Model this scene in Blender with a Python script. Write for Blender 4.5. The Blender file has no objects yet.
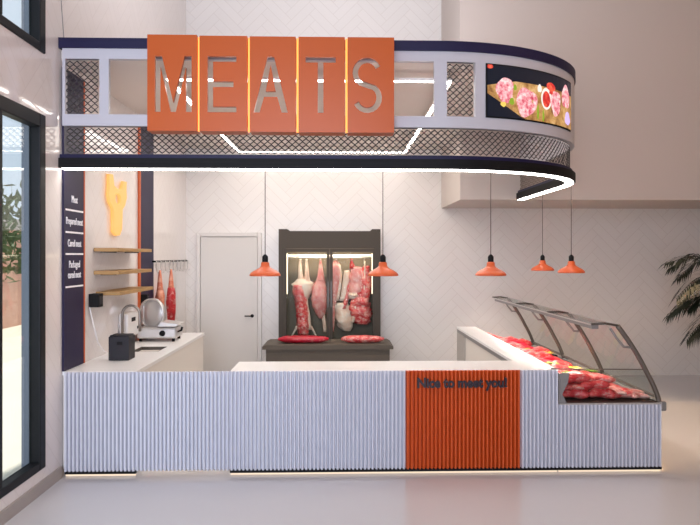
import bpy, bmesh, math, random
from mathutils import Vector, Matrix, noise
random.seed(7)
scn = bpy.context.scene
COL = scn.collection
PI = math.pi

# ------------------------------------------------------------------ materials
def lin(h, a=1.0):
    h = h.lstrip('#')
    c = [int(h[i:i+2], 16)/255 for i in (0, 2, 4)]
    return tuple((x/12.92 if x <= .04045 else ((x+.055)/1.055)**2.4) for x in c) + (a,)

class NT:
    """small helper around a node tree"""
    def __init__(s, name):
        s.m = bpy.data.materials.new(name); s.m.use_nodes = True
        s.t = s.m.node_tree; s.n = s.t.nodes
        s.b = s.n['Principled BSDF']; s.out = s.n['Material Output']
    def new(s, typ, **kw):
        n = s.n.new(typ)
        for k, v in kw.items(): setattr(n, k, v)
        return n
    def link(s, a, b): s.t.links.new(a, b)
    def math(s, op, a, b=None, clamp=False):
        n = s.new('ShaderNodeMath', operation=op); n.use_clamp = clamp
        for i, v in enumerate((a, b)):
            if v is None: continue
            if hasattr(v, 'links'): s.link(v, n.inputs[i])
            else: n.inputs[i].default_value = v
        return n.outputs[0]
    def ramp(s, fac, stops):
        n = s.new('ShaderNodeValToRGB'); e = n.color_ramp.elements
        while len(e) < len(stops): e.new(.5)
        for k, (p, c) in enumerate(stops): e[k].position = p; e[k].color = lin(c)
        s.link(fac, n.inputs[0]); return n.outputs[0]
    def mix(s, fac, a, b):
        n = s.new('ShaderNodeMix', data_type='RGBA')
        for sock, v in ((n.inputs[0], fac), (n.inputs[6], a), (n.inputs[7], b)):
            if hasattr(v, 'links'): s.link(v, sock)
            else: sock.default_value = v
        return n.outputs[2]
    def bump(s, h, strength=.2, dist=.01):
        n = s.new('ShaderNodeBump'); n.inputs['Strength'].default_value = strength
        n.inputs['Distance'].default_value = dist
        s.link(h, n.inputs['Height']); s.link(n.outputs[0], s.b.inputs['Normal'])
    def noise(s, scale, detail=3, rough=.5, vec=None):
        n = s.new('ShaderNodeTexNoise'); n.inputs['Scale'].default_value = scale
        n.inputs['Detail'].default_value = detail; n.inputs['Roughness'].default_value = rough
        if vec is None:
            vec = s.new('ShaderNodeTexCoord').outputs['Object']
        s.link(vec, n.inputs['Vector']); return n.outputs['Fac']

def mat(name, col, rough=.5, metal=0., spec=.5, emit=None, strength=0., var=0., coat=0., bump=None, vscale=6):
    t = NT(name); b = t.b
    b.inputs['Base Color'].default_value = lin(col); b.inputs['Roughness'].default_value = rough
    b.inputs['Metallic'].default_value = metal; b.inputs['Specular IOR Level'].default_value = spec
    if coat:
        b.inputs['Coat Weight'].default_value = coat; b.inputs['Coat Roughness'].default_value = .08
    if var:
        c = lin(col); f = t.noise(vscale, 4)
        lo = tuple(x*(1-var) for x in c[:3])+(1,); hi = tuple(min(1, x*(1+var)) for x in c[:3])+(1,)
        t.link(t.mix(f, lo, hi), b.inputs['Base Color'])
    if bump: t.bump(t.noise(bump[0], 4), bump[1], .005)
    if emit:
        b.inputs['Emission Color'].default_value = lin(emit); b.inputs['Emission Strength'].default_value = strength
    return t.m

def glass_mat(name, tint='#f4f7f6', r0=.04, gain=.9):
    t = NT(name); t.n.remove(t.b)
    tr = t.new('ShaderNodeBsdfTransparent'); tr.inputs[0].default_value = lin(tint)
    gl = t.new('ShaderNodeBsdfGlossy'); gl.inputs['Roughness'].default_value = .02
    lw = t.new('ShaderNodeLayerWeight'); lw.inputs[0].default_value = .5
    f = t.math('ADD', t.math('MULTIPLY', t.math('POWER', lw.outputs['Facing'], 4.5), gain), r0)
    mx = t.new('ShaderNodeMixShader'); t.link(f, mx.inputs[0])
    t.link(tr.outputs[0], mx.inputs[1]); t.link(gl.outputs[0], mx.inputs[2])
    t.link(mx.outputs[0], t.out.inputs[0]); return t.m

def herringbone(name, ax, base, grout, w=.115, n=4, rough=.28, bumpst=.25, gw=.02, var=.03, coat=0.):
    t = NT(name)
    pos = t.new('ShaderNodeNewGeometry').outputs['Position']
    sp = t.new('ShaderNodeSeparateXYZ'); t.link(pos, sp.inputs[0])
    u, v = sp.outputs[ax], sp.outputs[2]
    q = .70711/w
    p1 = t.math('MULTIPLY', t.math('ADD', u, v), q); p2 = t.math('MULTIPLY', t.math('SUBTRACT', v, u), q)
    i, j = t.math('FLOOR', p1), t.math('FLOOR', p2)
    fx, fy = t.math('SUBTRACT', p1, i), t.math('SUBTRACT', p2, j)
    k = t.math('FLOORED_MODULO', t.math('SUBTRACT', i, j), 2*n)
    isv = t.math('GREATER_THAN', k, n-.5)
    xl = t.math('ADD', k, fx); yl = t.math('ADD', t.math('SUBTRACT', 2*n-1, k), fy)
    e = lambda a, L: t.math('MINIMUM', a, t.math('SUBTRACT', L, a))
    d1 = t.math('MINIMUM', e(xl, n), e(fy, 1)); d2 = t.math('MINIMUM', e(yl, n), e(fx, 1))
    inv = t.math('SUBTRACT', 1, isv)
    d = t.math('ADD', t.math('MULTIPLY', d1, inv), t.math('MULTIPLY', d2, isv))
    line = t.math('DIVIDE', d, gw*2, clamp=True)
    # a number for each tile, for a faint tone change
    a1 = t.math('ADD', t.math('MULTIPLY', j, inv), t.math('MULTIPLY', i, isv))
    a2 = t.math('ADD', t.math('MULTIPLY', t.math('SUBTRACT', i, k), inv), t.math('MULTIPLY', t.math('SUBTRACT', j, t.math('SUBTRACT', 2*n-1, k)), isv))
    cb = t.new('ShaderNodeCombineXYZ'); t.link(a1, cb.inputs[0]); t.link(a2, cb.inputs[1]); t.link(isv, cb.inputs[2])
    wn = t.new('ShaderNodeTexWhiteNoise'); t.link(cb.outputs[0], wn.inputs['Vector'])
    c = lin(base)
    lo = tuple(x*(1-var) for x in c[:3])+(1,); hi = tuple(min(1, x*(1+var)) for x in c[:3])+(1,)
    tile = t.mix(wn.outputs['Value'], lo, hi)
    t.link(t.mix(line, lin(grout), tile), t.b.inputs['Base Color'])
    t.b.inputs['Roughness'].default_value = rough
    t.bump(line, bumpst, .004)
    return t.m

def meat_mat(name, reds, scale=9, fat='#f2d9cc', fatamt=.5, rough=.3, stretch=(1, 1, 1)):
    t = NT(name)
    tc = t.new('ShaderNodeTexCoord').outputs['Object']
    mp = t.new('ShaderNodeMapping'); mp.inputs['Scale'].default_value = stretch; t.link(tc, mp.inputs[0])
    f = t.noise(scale, 6, .62, mp.outputs[0])
    c1 = t.ramp(f, [(.3, reds[0]), (.5, reds[1]), (.7, reds[2])])
    g = t.noise(scale*1.7, 5, .7, mp.outputs[0])
    m = t.ramp(g, [(.46+(.5-fatamt)*.3, '#000000'), (.66+(.5-fatamt)*.3, '#dddddd')])
    t.link(t.mix(m, c1, lin(fat)), t.b.inputs['Base Color'])
    t.b.inputs['Roughness'].default_value = rough; t.b.inputs['Specular IOR Level'].default_value = .5
    t.bump(g, .35, .01); return t.m

M = {}
M['white'] = mat('white paint', '#ece8e4', .55)
M['ceil'] = mat('ceiling paint', '#e2d8d0', .7)
M['tile_back'] = herringbone('herringbone tile', 0, '#e6e1dc', '#d6cfc8', w=.135, rough=.3, gw=.02, var=.012, bumpst=.06)
M['tile_left'] = herringbone('glossy herringbone tile', 1, '#e6deda', '#dcd3ce', w=.135, rough=.06, bumpst=.02, gw=.02, var=.01)
M['bulk'] = mat('bulkhead paint', '#c6bbb4', .6)
M['right'] = mat('side wall paint', '#b3a59a', .7)
M['floor'] = mat('polished floor', '#cdcbcd', .11, spec=.6, var=.02, vscale=1.2)
M['stone'] = mat('taupe baseboard stone', '#a39a94', .45)
M['black'] = mat('black metal', '#0f0e0f', .6, spec=.2)
M['frame'] = mat('black window aluminium', '#0e1013', .5, spec=.25)
M['jamb'] = mat('blue grey jamb', '#8790a2', .35)
M['navy'] = mat('navy paint', '#17133a', .5, spec=.3)
M['navy2'] = mat('navy laminate', '#221a3a', .5, spec=.3)
M['fascia'] = mat('pale lavender metal', '#bcb9bf', .45)
M['mesh'] = mat('dark expanded steel', '#332f31', .6)
M['led'] = mat('white led', '#ffffff', .5, emit='#fffaf2', strength=7)
M['ledloop'] = mat('ceiling led', '#ffffff', .5, emit='#fff9f2', strength=13)
M['ledwarm'] = mat('warm led', '#6a6258', .5, emit='#ffe4c8', strength=.78)
M['ledside'] = mat('warm side led', '#ffffff', .5, emit='#ffcf94', strength=16)
M['amber'] = mat('amber led', '#ffb060', .5, emit='#ff8a1e', strength=1.1)
M['amber_edge'] = mat('amber edge led', '#a5481f', .5, emit='#ff7a30', strength=.12)
M['neon'] = mat('orange neon', '#3a2410', .5, emit='#ffb564', strength=.98)
M['orange'] = mat('orange sign enamel', '#b9541c', .35, spec=.3)
M['orange_rib'] = mat('orange ribbed panel', '#cf551f', .42)
M['orange_shade'] = mat('orange lamp enamel', '#cf5a2a', .35)
M['rib'] = mat('white ribbed panel', '#d6d6de', .42)
M['top'] = mat('white worktop', '#f0eeec', .28)
M['unit'] = mat('white cabinet panel', '#e6dfd6', .5)
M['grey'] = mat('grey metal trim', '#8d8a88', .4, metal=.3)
M['steel'] = mat('stainless steel', '#cfccc9', .36, metal=.65)
M['steel_dark'] = mat('dark steel', '#56504a', .35, metal=.5)
M['sidegrey'] = mat('pale grey panel', '#b4aea7', .5)
M['tapsteel'] = mat('brushed tap steel', '#857d76', .32, metal=.7)
M['strut'] = mat('bronze grey strut', '#6d655d', .4, metal=.4)
M['fridge'] = mat('taupe fridge metal', '#463f37', .6, spec=.3)
M['fridge_in'] = mat('fridge interior', '#7b6f5e', .6)
M['bench'] = mat('taupe bench laminate', '#5c544b', .6, spec=.3)
M['door'] = mat('door paint', '#d3cec8', .5)
M['doorframe'] = mat('door frame paint', '#d9d4cf', .5)
M['glass'] = glass_mat('clear glass', r0=.012, gain=.35)
M['glass_fridge'] = glass_mat('fridge glass', r0=.001, gain=.1)
M['glass_win'] = glass_mat('window glass', '#eef3f4', r0=.04, gain=.9)
M['wood'] = mat('oak shelf', '#a9834f', .5, var=.18, vscale=14)
M['text_white'] = mat('white lettering', '#f2eef0', .5)
M['text_navy'] = mat('navy lettering', '#1c0d1c', .5)
M['gadget'] = mat('charcoal plastic', '#262429', .5, spec=.3)
M['cable'] = mat('white plastic', '#e3e0de', .4)
M['cord'] = mat('grey brown cord', '#5f5048', .6)
M['leaf'] = mat('palm leaf', '#1b2517', .45, var=.3, vscale=5)
M['trunk'] = mat('palm trunk', '#5b4a38', .8, var=.2, bump=(20, .4))
M['pot'] = mat('grey planter', '#77716c', .6)
M['soil'] = mat('potting soil', '#2c2119', .9)
M['red'] = meat_mat('red beef', ('#b01a24', '#dc3a40', '#ee6a64'), 20, fatamt=.3, stretch=(.5, 1.4, 1))
M['red_deep'] = meat_mat('deep red loin', ('#8c0c1c', '#b8122c', '#cc3048'), 6, fatamt=.08)
M['redfat'] = meat_mat('marbled red beef', ('#b41c24', '#dc4044', '#f08278'), 16, fatamt=.5, stretch=(.6, 1.4, 1))
M['pink'] = meat_mat('pink pork', ('#d46a6c', '#e88c88', '#f0aea4'), 12, fatamt=.5)
M['pale'] = meat_mat('pale fat', ('#e8b9a4', '#f2d2bd', '#f5e2d2'), 7, fat='#f8ece2', fatamt=.5)
M['dried'] = meat_mat('dried cured meat', ('#a8422c', '#c9684a', '#dd9474'), 7, fat='#e9b99a', fatamt=.4)
M['cured'] = meat_mat('cured red meat', ('#8c1218', '#b42026', '#cc3a3a'), 9, fatamt=.25)
M['garnish'] = mat('green leaf garnish', '#7d9a34', .5, var=.3, vscale=30)
M['lemon'] = mat('yellow garnish', '#e2c544', .5, var=.15, vscale=20)
M['tray'] = mat('dark tray', '#3a2620', .4)
M['pave'] = mat('pale paving', '#d8d2c4', .8, var=.08, vscale=1)
M['brick'] = mat('pink outside render', '#c99a86', .8, var=.2, vscale=2)
M['tree'] = mat('tree foliage', '#4b6033', .7, var=.4, vscale=6)
M['bark'] = mat('tree bark', '#5a4636', .9, var=.2)

# ------------------------------------------------------------------ mesh builder
class MB:
    def __init__(s): s.v = []; s.f = []; s.mi = []; s.cur = 0
    def add(s, vs, fs):
        o = len(s.v); s.v += [tuple(p) for p in vs]
        for f in fs: s.f.append([i+o for i in f]); s.mi.append(s.cur)
        return s
    def box(s, x0, x1, y0, y1, z0, z1):
        v = [(x, y, z) for z in (z0, z1) for y in (y0, y1) for x in (x0, x1)]
        return s.add(v, [(0, 2, 3, 1), (4, 5, 7, 6), (0, 1, 5, 4), (2, 6, 7, 3), (0, 4, 6, 2), (1, 3, 7, 5)])
    def prism(s, poly, fn0, fn1):
        """poly: 2-D points; fn0/fn1 map them to the two 3-D end outlines"""
        n = len(poly); v = [fn0(*p) for p in poly]+[fn1(*p) for p in poly]
        f = [list(range(n))[::-1], [n+i for i in range(n)]]
        f += [(i, (i+1) % n, n+(i+1) % n, n+i) for i in range(n)]
        return s.add(v, f)
    def loft(s, rings, cap=True, closed=False):
        n = len(rings[0]); v = [p for r in rings for p in r]; f = []
        m = len(rings)
        for k in range(m if closed else m-1):
            a, b = k*n, ((k+1) % m)*n
            f += [(a+i, a+(i+1) % n, b+(i+1) % n, b+i) for i in range(n)]
        if cap and not closed: f += [list(range(n))[::-1], [(m-1)*n+i for i in range(n)]]
        return s.add(v, f)
    def tube(s, pts, r, n=8, closed=False):
        pts = [Vector(p) for p in pts]; rs = r if isinstance(r, (list, tuple)) else [r]*len(pts)
        rings = []; up = None; m = len(pts)
        for k, p in enumerate(pts):
            if closed: d = pts[(k+1) % m]-pts[k-1]
            else: d = pts[min(k+1, m-1)]-pts[max(k-1, 0)]
            d.normalize()
            if up is None: up = Vector((0, 0, 1)) if abs(d.z) < .9 else Vector((1, 0, 0))
            a = d.cross(up); a.normalize(); b = a.cross(d); b.normalize(); up = b
            rings.append([p+rs[k]*(math.cos(2*PI*i/n)*a+math.sin(2*PI*i/n)*b) for i in range(n)])
        return s.loft(rings, not closed, closed)
    def lathe(s, prof, c=(0, 0, 0), n=28, cap=False):
        rings = [[(c[0]+r*math.cos(2*PI*i/n), c[1]+r*math.sin(2*PI*i/n), c[2]+z) for i in range(n)] for r, z in prof]
        return s.loft(rings, cap)
    def build(s, name, m, parent=None, origin=None, smooth=False, bevel=0, solid=0, kind=None):
        me = bpy.data.meshes.new(name)
        if parent is not None: origin = parent['_o'] if '_o' in parent else (0, 0, 0)
        o3 = Vector(origin) if origin is not None else None
        if o3 is None:
            xs = [v[0] for v in s.v]; ys = [v[1] for v in s.v]; zs = [v[2] for v in s.v]
            o3 = Vector(((min(xs)+max(xs))/2, (min(ys)+max(ys))/2, min(zs)))
        me.from_pydata([(v[0]-o3.x, v[1]-o3.y, v[2]-o3.z) for v in s.v], [], s.f)
        for x in (m if isinstance(m, (list, tuple)) else [m]): me.materials.append(x)
        if any(s.mi):
            for p, k in zip(me.polygons, s.mi): p.material_index = k
        bm = bmesh.new(); bm.from_mesh(me); bmesh.ops.recalc_face_normals(bm, faces=bm.faces)
        bm.to_mesh(me); bm.free()
        if smooth:
            for p in me.polygons: p.use_smooth = True
        ob = bpy.data.objects.new(name, me); COL.objects.link(ob)
        if bevel:
            b = ob.modifiers.new('bevel', 'BEVEL'); b.width = bevel; b.segments = 2; b.limit_method = 'ANGLE'
        if solid:
            b = ob.modifiers.new('solid', 'SOLIDIFY'); b.thickness = solid; b.offset = 0
        if parent is not None:
            ob.parent = parent; ob['_o'] = tuple(o3)
        else:
            ob.location = o3; ob['_o'] = tuple(o3)
        if kind: ob['kind'] = kind
        return ob

def tag(o, label, cat, group=None):
    o['label'] = label; o['category'] = cat
    if group: o['group'] = group
    return o
def thing(name, label, cat, loc=(0, 0, 0), group=None):
    o = bpy.data.objects.new(name, None); COL.objects.link(o); o.empty_display_size = .1
    o.location = loc; o['_o'] = tuple(loc); return tag(o, label, cat, group)
def struct(name, mb, m, label=None, parent=None, **kw):
    o = mb.build(name, m, parent, **kw); o['kind'] = 'structure'
    if label and not parent: o['label'] = label
    return o
def dup(root, loc, label, group=None, rz=None, scale=None):
    r = root.copy(); COL.objects.link(r); r.location = loc
    if rz is not None: r.rotation_euler = (0, 0, rz)
    if scale: r.scale = scale
    r['label'] = label
    if group: r['group'] = group
    for ch in list(root.children):
        c = ch.copy(); COL.objects.link(c); c.parent = r
        for g in list(ch.children):
            d = g.copy(); COL.objects.link(d); d.parent = c
    return r
def text_mesh(body, size, extrude=.004, offset=0., align='CENTER'):
    cu = bpy.data.curves.new('lettering', 'FONT'); cu.body = body; cu.size = size
    cu.extrude = extrude; cu.offset = offset; cu.align_x = align; cu.resolution_u = 4
    ob = bpy.data.objects.new('lettering', cu); COL.objects.link(ob)
    me = bpy.data.meshes.new_from_object(ob.evaluated_get(bpy.context.evaluated_depsgraph_get()))
    bpy.data.objects.remove(ob); bpy.data.curves.remove(cu); return me
def place_text(name, me, m, parent, mtx):
    o3 = Vector(parent['_o']); me.transform(Matrix.Translation(-o3) @ mtx)
    me.materials.clear(); me.materials.append(m)
    ob = bpy.data.objects.new(name, me); COL.objects.link(ob); ob.parent = parent; return ob

# ------------------------------------------------------------------ the setting
XL, YB, CZ = -2.44, 10.9, 6.6
struct('floor', MB().box(XL-.2, 7.2, -3.2, YB+.2, -.1, 0), M['floor'], 'polished pale grey floor')
struct('ceiling', MB().box(XL-.2, 7.2, -3.2, YB+.2, CZ, CZ+.15), M['white'], 'high white ceiling')
struct('wall_back', MB().box(XL-.2, 7.2, YB, YB+.2, 0, CZ), M['tile_back'], 'white herringbone tiled back wall')
struct('wall_right', MB().box(7.0, 7.2, -3, YB, 0, CZ), M['right'], 'plain side wall')
wl = MB()
wl.box(XL-.12, XL, 5.68, YB, 0, CZ)
wl.box(XL-.12, XL, 1.0, 5.68, 0, .194).box(XL-.12, XL, 1.0, 5.68, 3.10, 3.61).box(XL-.12, XL, 1.0, 5.68, 6.1, CZ)
wl.box(XL-.12, XL, -3, 1.0, 0, CZ)
struct('wall_left', wl, M['tile_left'], 'glossy pale tiled wall with windows')
wf = MB().box(XL, 7.0, -3.2, -3.0, 5.0, CZ).box(1.0, 7.0, -3.2, -3.0, 0, 5.0)
struct('wall_front', wf, M['right'], 'wall around the shop entrance opening')
struct('baseboard_left', MB().box(XL, XL+.02, -3, 6.0, 0, .10), M['stone'], 'taupe stone baseboard')
struct('wall_upper', MB().box(1.65, 7.0, 9.2, YB, 2.71, CZ), M['bulk'], 'plain wall bulkhead above the tiles')

def window(name, z0, z1, label):
    w = thing(name, label, 'window', (XL-.1, 3.3, z0)); w['kind'] = 'structure'
    y0, y1, fw = 1.0, 5.68, .11
    xa, xb = XL-.075, XL+.015
    f = MB().box(xa, xb, y1-fw, y1, z0, z1).box(xa, xb, y0, y0+fw, z0, z1)
    f.box(xa, xb, y0+fw, y1-fw, z0, z0+.07).box(xa, xb, y0+fw, y1-fw, z1-fw, z1)
    f.build('window_frame', M['frame'], w, bevel=.008)
    MB().box(XL-.135, xa, y1-fw, y1-fw+.03, z0, z1).build('jamb', M['jamb'], w)
    ms = [4.90, 3.6, 2.3]
    for y in ms:
        MB().box(xa, xb, y-.06, y+.06, z0+.07, z1-fw).build('mullion', M['frame'], w, bevel=.006)
    ed = [y0+fw]+sorted(ms)+[y1-fw]
    for a, b in zip(ed, ed[1:]):
        a2 = a+(.06 if a in ms else 0); b2 = b-(.06 if b in ms else 0)
        MB().box(XL-.06, XL-.052, a2, b2, z0+.07, z1-fw).build('pane', M['glass_win'], w)
    return w
window('window_1', .194, 3.10, 'tall black framed window beside the counter')
window('window_2', 3.61, 6.1, 'upper black framed window high on the tiled wall')

# back door
dr = thing('door_1', 'plain pale grey back door in a flush frame', 'door', (-1.74, YB, 0)); dr['kind'] = 'structure'
fr = MB().box(-2.27, -2.21, YB-.06, YB, 0, 2.31).box(-1.30, -1.235, YB-.06, YB, 0, 2.31).box(-2.21, -1.30, YB-.06, YB, 2.25, 2.31)
fr.build('door_frame', M['doorframe'], dr, bevel=.006)
MB().box(-2.205, -1.305, YB-.04, YB-.002, .01, 2.245).build('door_leaf', M['door'], dr, bevel=.004)
dh = MB().lathe([(.0, 0), (.027, 0), (.027, .012), (.0, .012)], n=16)
dh.v = [(-1.385+x, YB-.04-z, .985+y) for x, y, z in dh.v]
dh.tube([(-1.385, YB-.05, .985), (-1.385, YB-.085, .985), (-1.40, YB-.09, .985), (-1.50, YB-.09, .985)], .010)
dh.build('door_handle', M['black'], dr, smooth=True)

# ------------------------------------------------------------------ canopy
CA, CB, CX0, CY0, CYE = 1.63, 1.45, .9, 5.96, 9.2
base = [(XL+3.34*i/40, CY0) for i in range(41)]
base += [(CX0+CA*math.sin(PI/2*i/48), CY0+CB*(1-math.cos(PI/2*i/48))) for i in range(1, 49)]
base += [(CX0+CA, CY0+CB+(CYE-CY0-CB)*i/12) for i in range(1, 13)]
SS = [0.]
for a, b in zip(base, base[1:]): SS.append(SS[-1]+math.dist(a, b))
SMAX = SS[-1]
NR = []
for k in range(len(base)):
    a, b = base[max(0, k-1)], base[min(len(base)-1, k+1)]
    tx, ty = b[0]-a[0], b[1]-a[1]; L = math.hypot(tx, ty); NR.append((-ty/L, tx/L))
def cp(s, off):
    s = max(0., min(SMAX, s)); k = 0
    lo, hi = 0, len(SS)-1
    while hi-lo > 1:
        m = (lo+hi)//2
        if SS[m] <= s: lo = m
        else: hi = m
    t = (s-SS[lo])/(SS[hi]-SS[lo])
    x = base[lo][0]*(1-t)+base[hi][0]*t; y = base[lo][1]*(1-t)+base[hi][1]*t
    nx = NR[lo][0]*(1-t)+NR[hi][0]*t; ny = NR[lo][1]*(1-t)+NR[hi][1]*t
    return x+nx*off, y+ny*off
def s_at(x):
    for k in range(len(base)-1):
        if base[k][0] <= x <= base[k+1][0]:
            return SS[k]+(SS[k+1]-SS[k])*(x-base[k][0])/max(1e-9, base[k+1][0]-base[k][0])
    return SS[88]
def sweep(mb, s0, s1, z0, z1, o0, o1, step=.06):
    n = max(1, int((s1-s0)/step)); rings = []
    for i in range(n+1):
        s = s0+(s1-s0)*i/n; a = cp(s, o0); b = cp(s, o1)
        rings.append([(a[0], a[1], z0), (b[0], b[1], z0), (b[0], b[1], z1), (a[0], a[1], z1)])
    return mb.loft(rings)
def exp_mesh(s0, s1, z0, z1, off, w=.0617, h=.0288, th=.0125):
    """expanded metal: zigzag strands that touch at the diamond corners"""
    mb = MB(); rows = max(1, round((z1-z0)/h)); h = (z1-z0)/rows; n = int((s1-s0)/w*2)
    for r in range(rows+1):
        for k in range(n):
            sa, sb = s0+k*w/2, min(s1, s0+(k+1)*w/2)
            if r in (0, rows): za = zb = z0+r*h
            else:
                za = z0+r*h+(h*.5 if (k+r) % 2 else -h*.5)*.86; zb = z0+r*h+(-h*.5 if (k+r) % 2 else h*.5)*.86
            a = cp(sa, off); b = cp(sb, off); a2 = cp(sa, off+.004); b2 = cp(sb, off+.004)
            mb.add([(a[0], a[1], za-th/2), (b[0], b[1], zb-th/2), (b2[0], b2[1], zb+th/2), (a2[0], a2[1], za+th/2)], [(0, 1, 2, 3)])
    return mb
cano = thing('canopy', 'curved canopy fascia with dark mesh and glowing underside over the butcher counter', 'canopy', (0, CY0, 2.70))
sM0, sM1, sP0 = s_at(-2.385), s_at(-2.09), s_at(-2.01)
sO1, sN0, sN1 = s_at(.84), s_at(.955), s_at(1.215)
sS0, sS1 = s_at(1.31), s_at(2.305)
ZT, ZF1, ZF0, ZL = 3.66, 3.75, 3.176, 3.076
sweep(MB(), 0, SMAX, 3.75, 3.84, 0, .07).build('top_band', M['navy'], cano)
fa = MB(); sweep(fa, .03, SMAX, ZT, ZF1, .012, .06); sweep(fa, .03, SMAX, ZL, ZF0, .012, .06)
for a, b in ((.03, sM0), (sM1, sP0), (sO1, sN0), (sN1, sS0), (sS1, SMAX)):
    sweep(fa, a, b, ZF0, ZT, .012, .06)
fa.build('fascia_frame', M['fascia'], cano)
exp_mesh(sM0, sM1, ZF0, ZT, .035).build('mesh_panel', M['mesh'], cano)
exp_mesh(sN0, sN1, ZF0, ZT, .035).build('mesh_panel', M['mesh'], cano)
exp_mesh(.05, SMAX, 2.83, ZL, .055).build('mesh_band', M['mesh'], cano)
sweep(MB(), 0, SMAX, 2.795, 2.83, .03, .09).build('lower_trim', M['navy'], cano)
sweep(MB(), 0, SMAX, 2.708, 2.795, 0, .11).build('rim', M['black'], cano)
sweep(MB(), .02, SMAX-.02, 2.698, 2.708, .02, .10).build('light_strip', M['led'], cano)
MB().tube([(-2.40, 5.98, 3.84), (-2.435, 5.98, 4.35), (-2.438, 5.98, 6.0)], .004, 6).build('suspension_cable', M['grey'], cano)
# dropped ceiling behind the fascia
cpl = [cp(SMAX*i/70, .075) for i in range(71)]
cpl = [(max(x, XL), y) for x, y in cpl]
cpl += [(1.65, CYE), (1.65, YB), (XL, YB)]
struct('ceiling.001', MB().prism(cpl, lambda x, y: (x, y, 3.662), lambda x, y: (x, y, 3.74)), M['ceil'], 'beige dropped ceiling inside the canopy')
lp = thing('linear_light', 'rectangular loop of white linear light on the dropped ceiling', 'ceiling light', (-.28, 8.5, 3.57))
def loopbox(x0, x1, y0, y1, w, z0, z1):
    return MB().box(x0, x1, y0, y0+w, z0, z1).box(x0, x1, y1-w, y1, z0, z1).box(x0, x0+w, y0+w, y1-w, z0, z1).box(x1-w, x1, y0+w, y1-w, z0, z1)
loopbox(-1.60, 1.06, 6.30, 10.7, .05, 3.575, 3.60).build('housing', M['white'], lp)
loopbox(-1.595, 1.055, 6.305, 10.695, .036, 3.567, 3.575).build('diffuser', M['ledloop'], lp)
for x in (-1.575, 1.035):
    for y in (6.33, 8.5, 10.67): MB().tube([(x, y, 3.60), (x, y, 3.661)], .006, 6).build('hanger', M['grey'], lp)

# screen on the curve
scr = thing('display_screen', 'curved screen showing slices of raw meat on a wooden board', 'screen', cp((sS0+sS1)/2, 0)+(ZF0,))
sweep(MB(), sS0, sS1, ZF0, ZT, .004, .05, .03).build('screen_body', M['black'], scr)
def sem(name, c, st=1.0): return mat(name, '#101010', .25, emit=c, strength=st)
UT = [(0, 0), (.214, .148), (.395, .284), (.558, .42), (.698, .554), (.815, .687), (.909, .817), (.98, .947), (1.001, 1)]
def uv(u, v, o):
    for (a, p), (b, q) in zip(UT, UT[1:]):
        if a <= u <= b: u = p+(q-p)*(u-a)/(b-a); break
    a = cp(sS0+.012+(sS1-sS0-.024)*u, -.001-o); return (a[0], a[1], ZT-.012-(ZT-ZF0-.024)*v)
def uvgrid(name, top, bot, u0, u1, m, o, n=24):
    g = MB(); 
    for i in range(n):
        ua, ub = u0+(u1-u0)*i/n, u0+(u1-u0)*(i+1)/n
        g.add([uv(ua, bot(ua), o), uv(ub, bot(ub), o), uv(ub, top(ub), o), uv(ua, top(ua), o)], [(0, 1, 2, 3)])
    return g.build(name, m, scr)
def uvblob(name, cu, cv, ru, rv, m, o, rot=0, jit=.08, n=22):
    g = MB(); vs = [uv(cu, cv, o+.0005)]
    for i in range(n):
        a = 2*PI*i/n; k = 1+jit*math.sin(3*a+cu*20)+jit*.6*math.sin(5*a+cv*9)
        x, y = ru*k*math.cos(a), rv*k*math.sin(a)
        vs.append(uv(min(1, max(0, cu+x*math.cos(rot)-y*math.sin(rot)*.45)), min(1, max(0, cv+y*math.cos(rot)+x*math.sin(rot)*2)), o))
    g.add(vs, [(0, i+1, (i+1) % n+1) for i in range(n)]); return g.build(name, m, scr)
def noise_screen(name, c1, c2, c3, sc, st=1.):
    t = NT(name); f = t.noise(sc, 6, .7); c = t.ramp(f, [(.36, c1), (.5, c2), (.62, c3)])
    t.b.inputs['Base Color'].default_value = (.02, .02, .02, 1); t.b.inputs['Roughness'].default_value = .3
    t.link(c, t.b.inputs['Emission Color']); t.b.inputs['Emission Strength'].default_value = st; return t.m
uvgrid('screen_glass', lambda u: 0, lambda u: 1, 0, 1, sem('screen navy', '#0b1322', 1.), 0)
uvgrid('picture_board', lambda u: .40-.12*min(1, u*3), lambda u: min(1, .56+1.0*u), 0, 1, noise_screen('screen board', '#7a4a1c', '#b98a4e', '#dcb27a', 7), .001)
Ms = noise_screen('screen meat', '#c2254a', '#ee9aa2', '#fbdcd8', 22)
Mr = noise_screen('screen red', '#a80f18', '#d62a24', '#f06a4a', 18)
uvblob('picture_steak', .21, .47, .105, .25, Ms, .002)
uvblob('picture_steak', .47, .66, .125, .29, Ms, .002, .3)
uvblob('picture_steak', .815, .56, .06, .26, Ms, .002)
uvblob('picture_steak', .935, .36, .045, .24, Ms, .002)
uvblob('picture_bowl', .705, .52, .062, .22, sem('screen cream', '#efe6dc'), .002, 0, 0)
uvblob('picture_sauce', .705, .53, .045, .165, Mr, .003, 0, 0)
uvblob('picture_tomato', .76, .28, .05, .12, Mr, .002)
uvblob('picture_tomato', .03, .03, .035, .05, Mr, .002)
Mg = sem('screen green', '#86a02c')
for cu, cv, ru, rv in ((.29, .68, .03, .07), (.33, .40, .02, .06), (.605, .83, .012, .15), (.67, .88, .012, .12)):
    uvblob('picture_leaf', cu, cv, ru, rv, Mg, .003)
uvblob('picture_lemon', .19, .75, .035, .05, sem('screen yellow', '#e8c860'), .003)
uvblob('picture_garlic', .625, .34, .025, .08, sem('screen white', '#f4e6de'), .003)
uvblob('picture_napkin', .955, .80, .03, .14, sem('screen lilac', '#cfb6ee'), .003)

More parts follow.
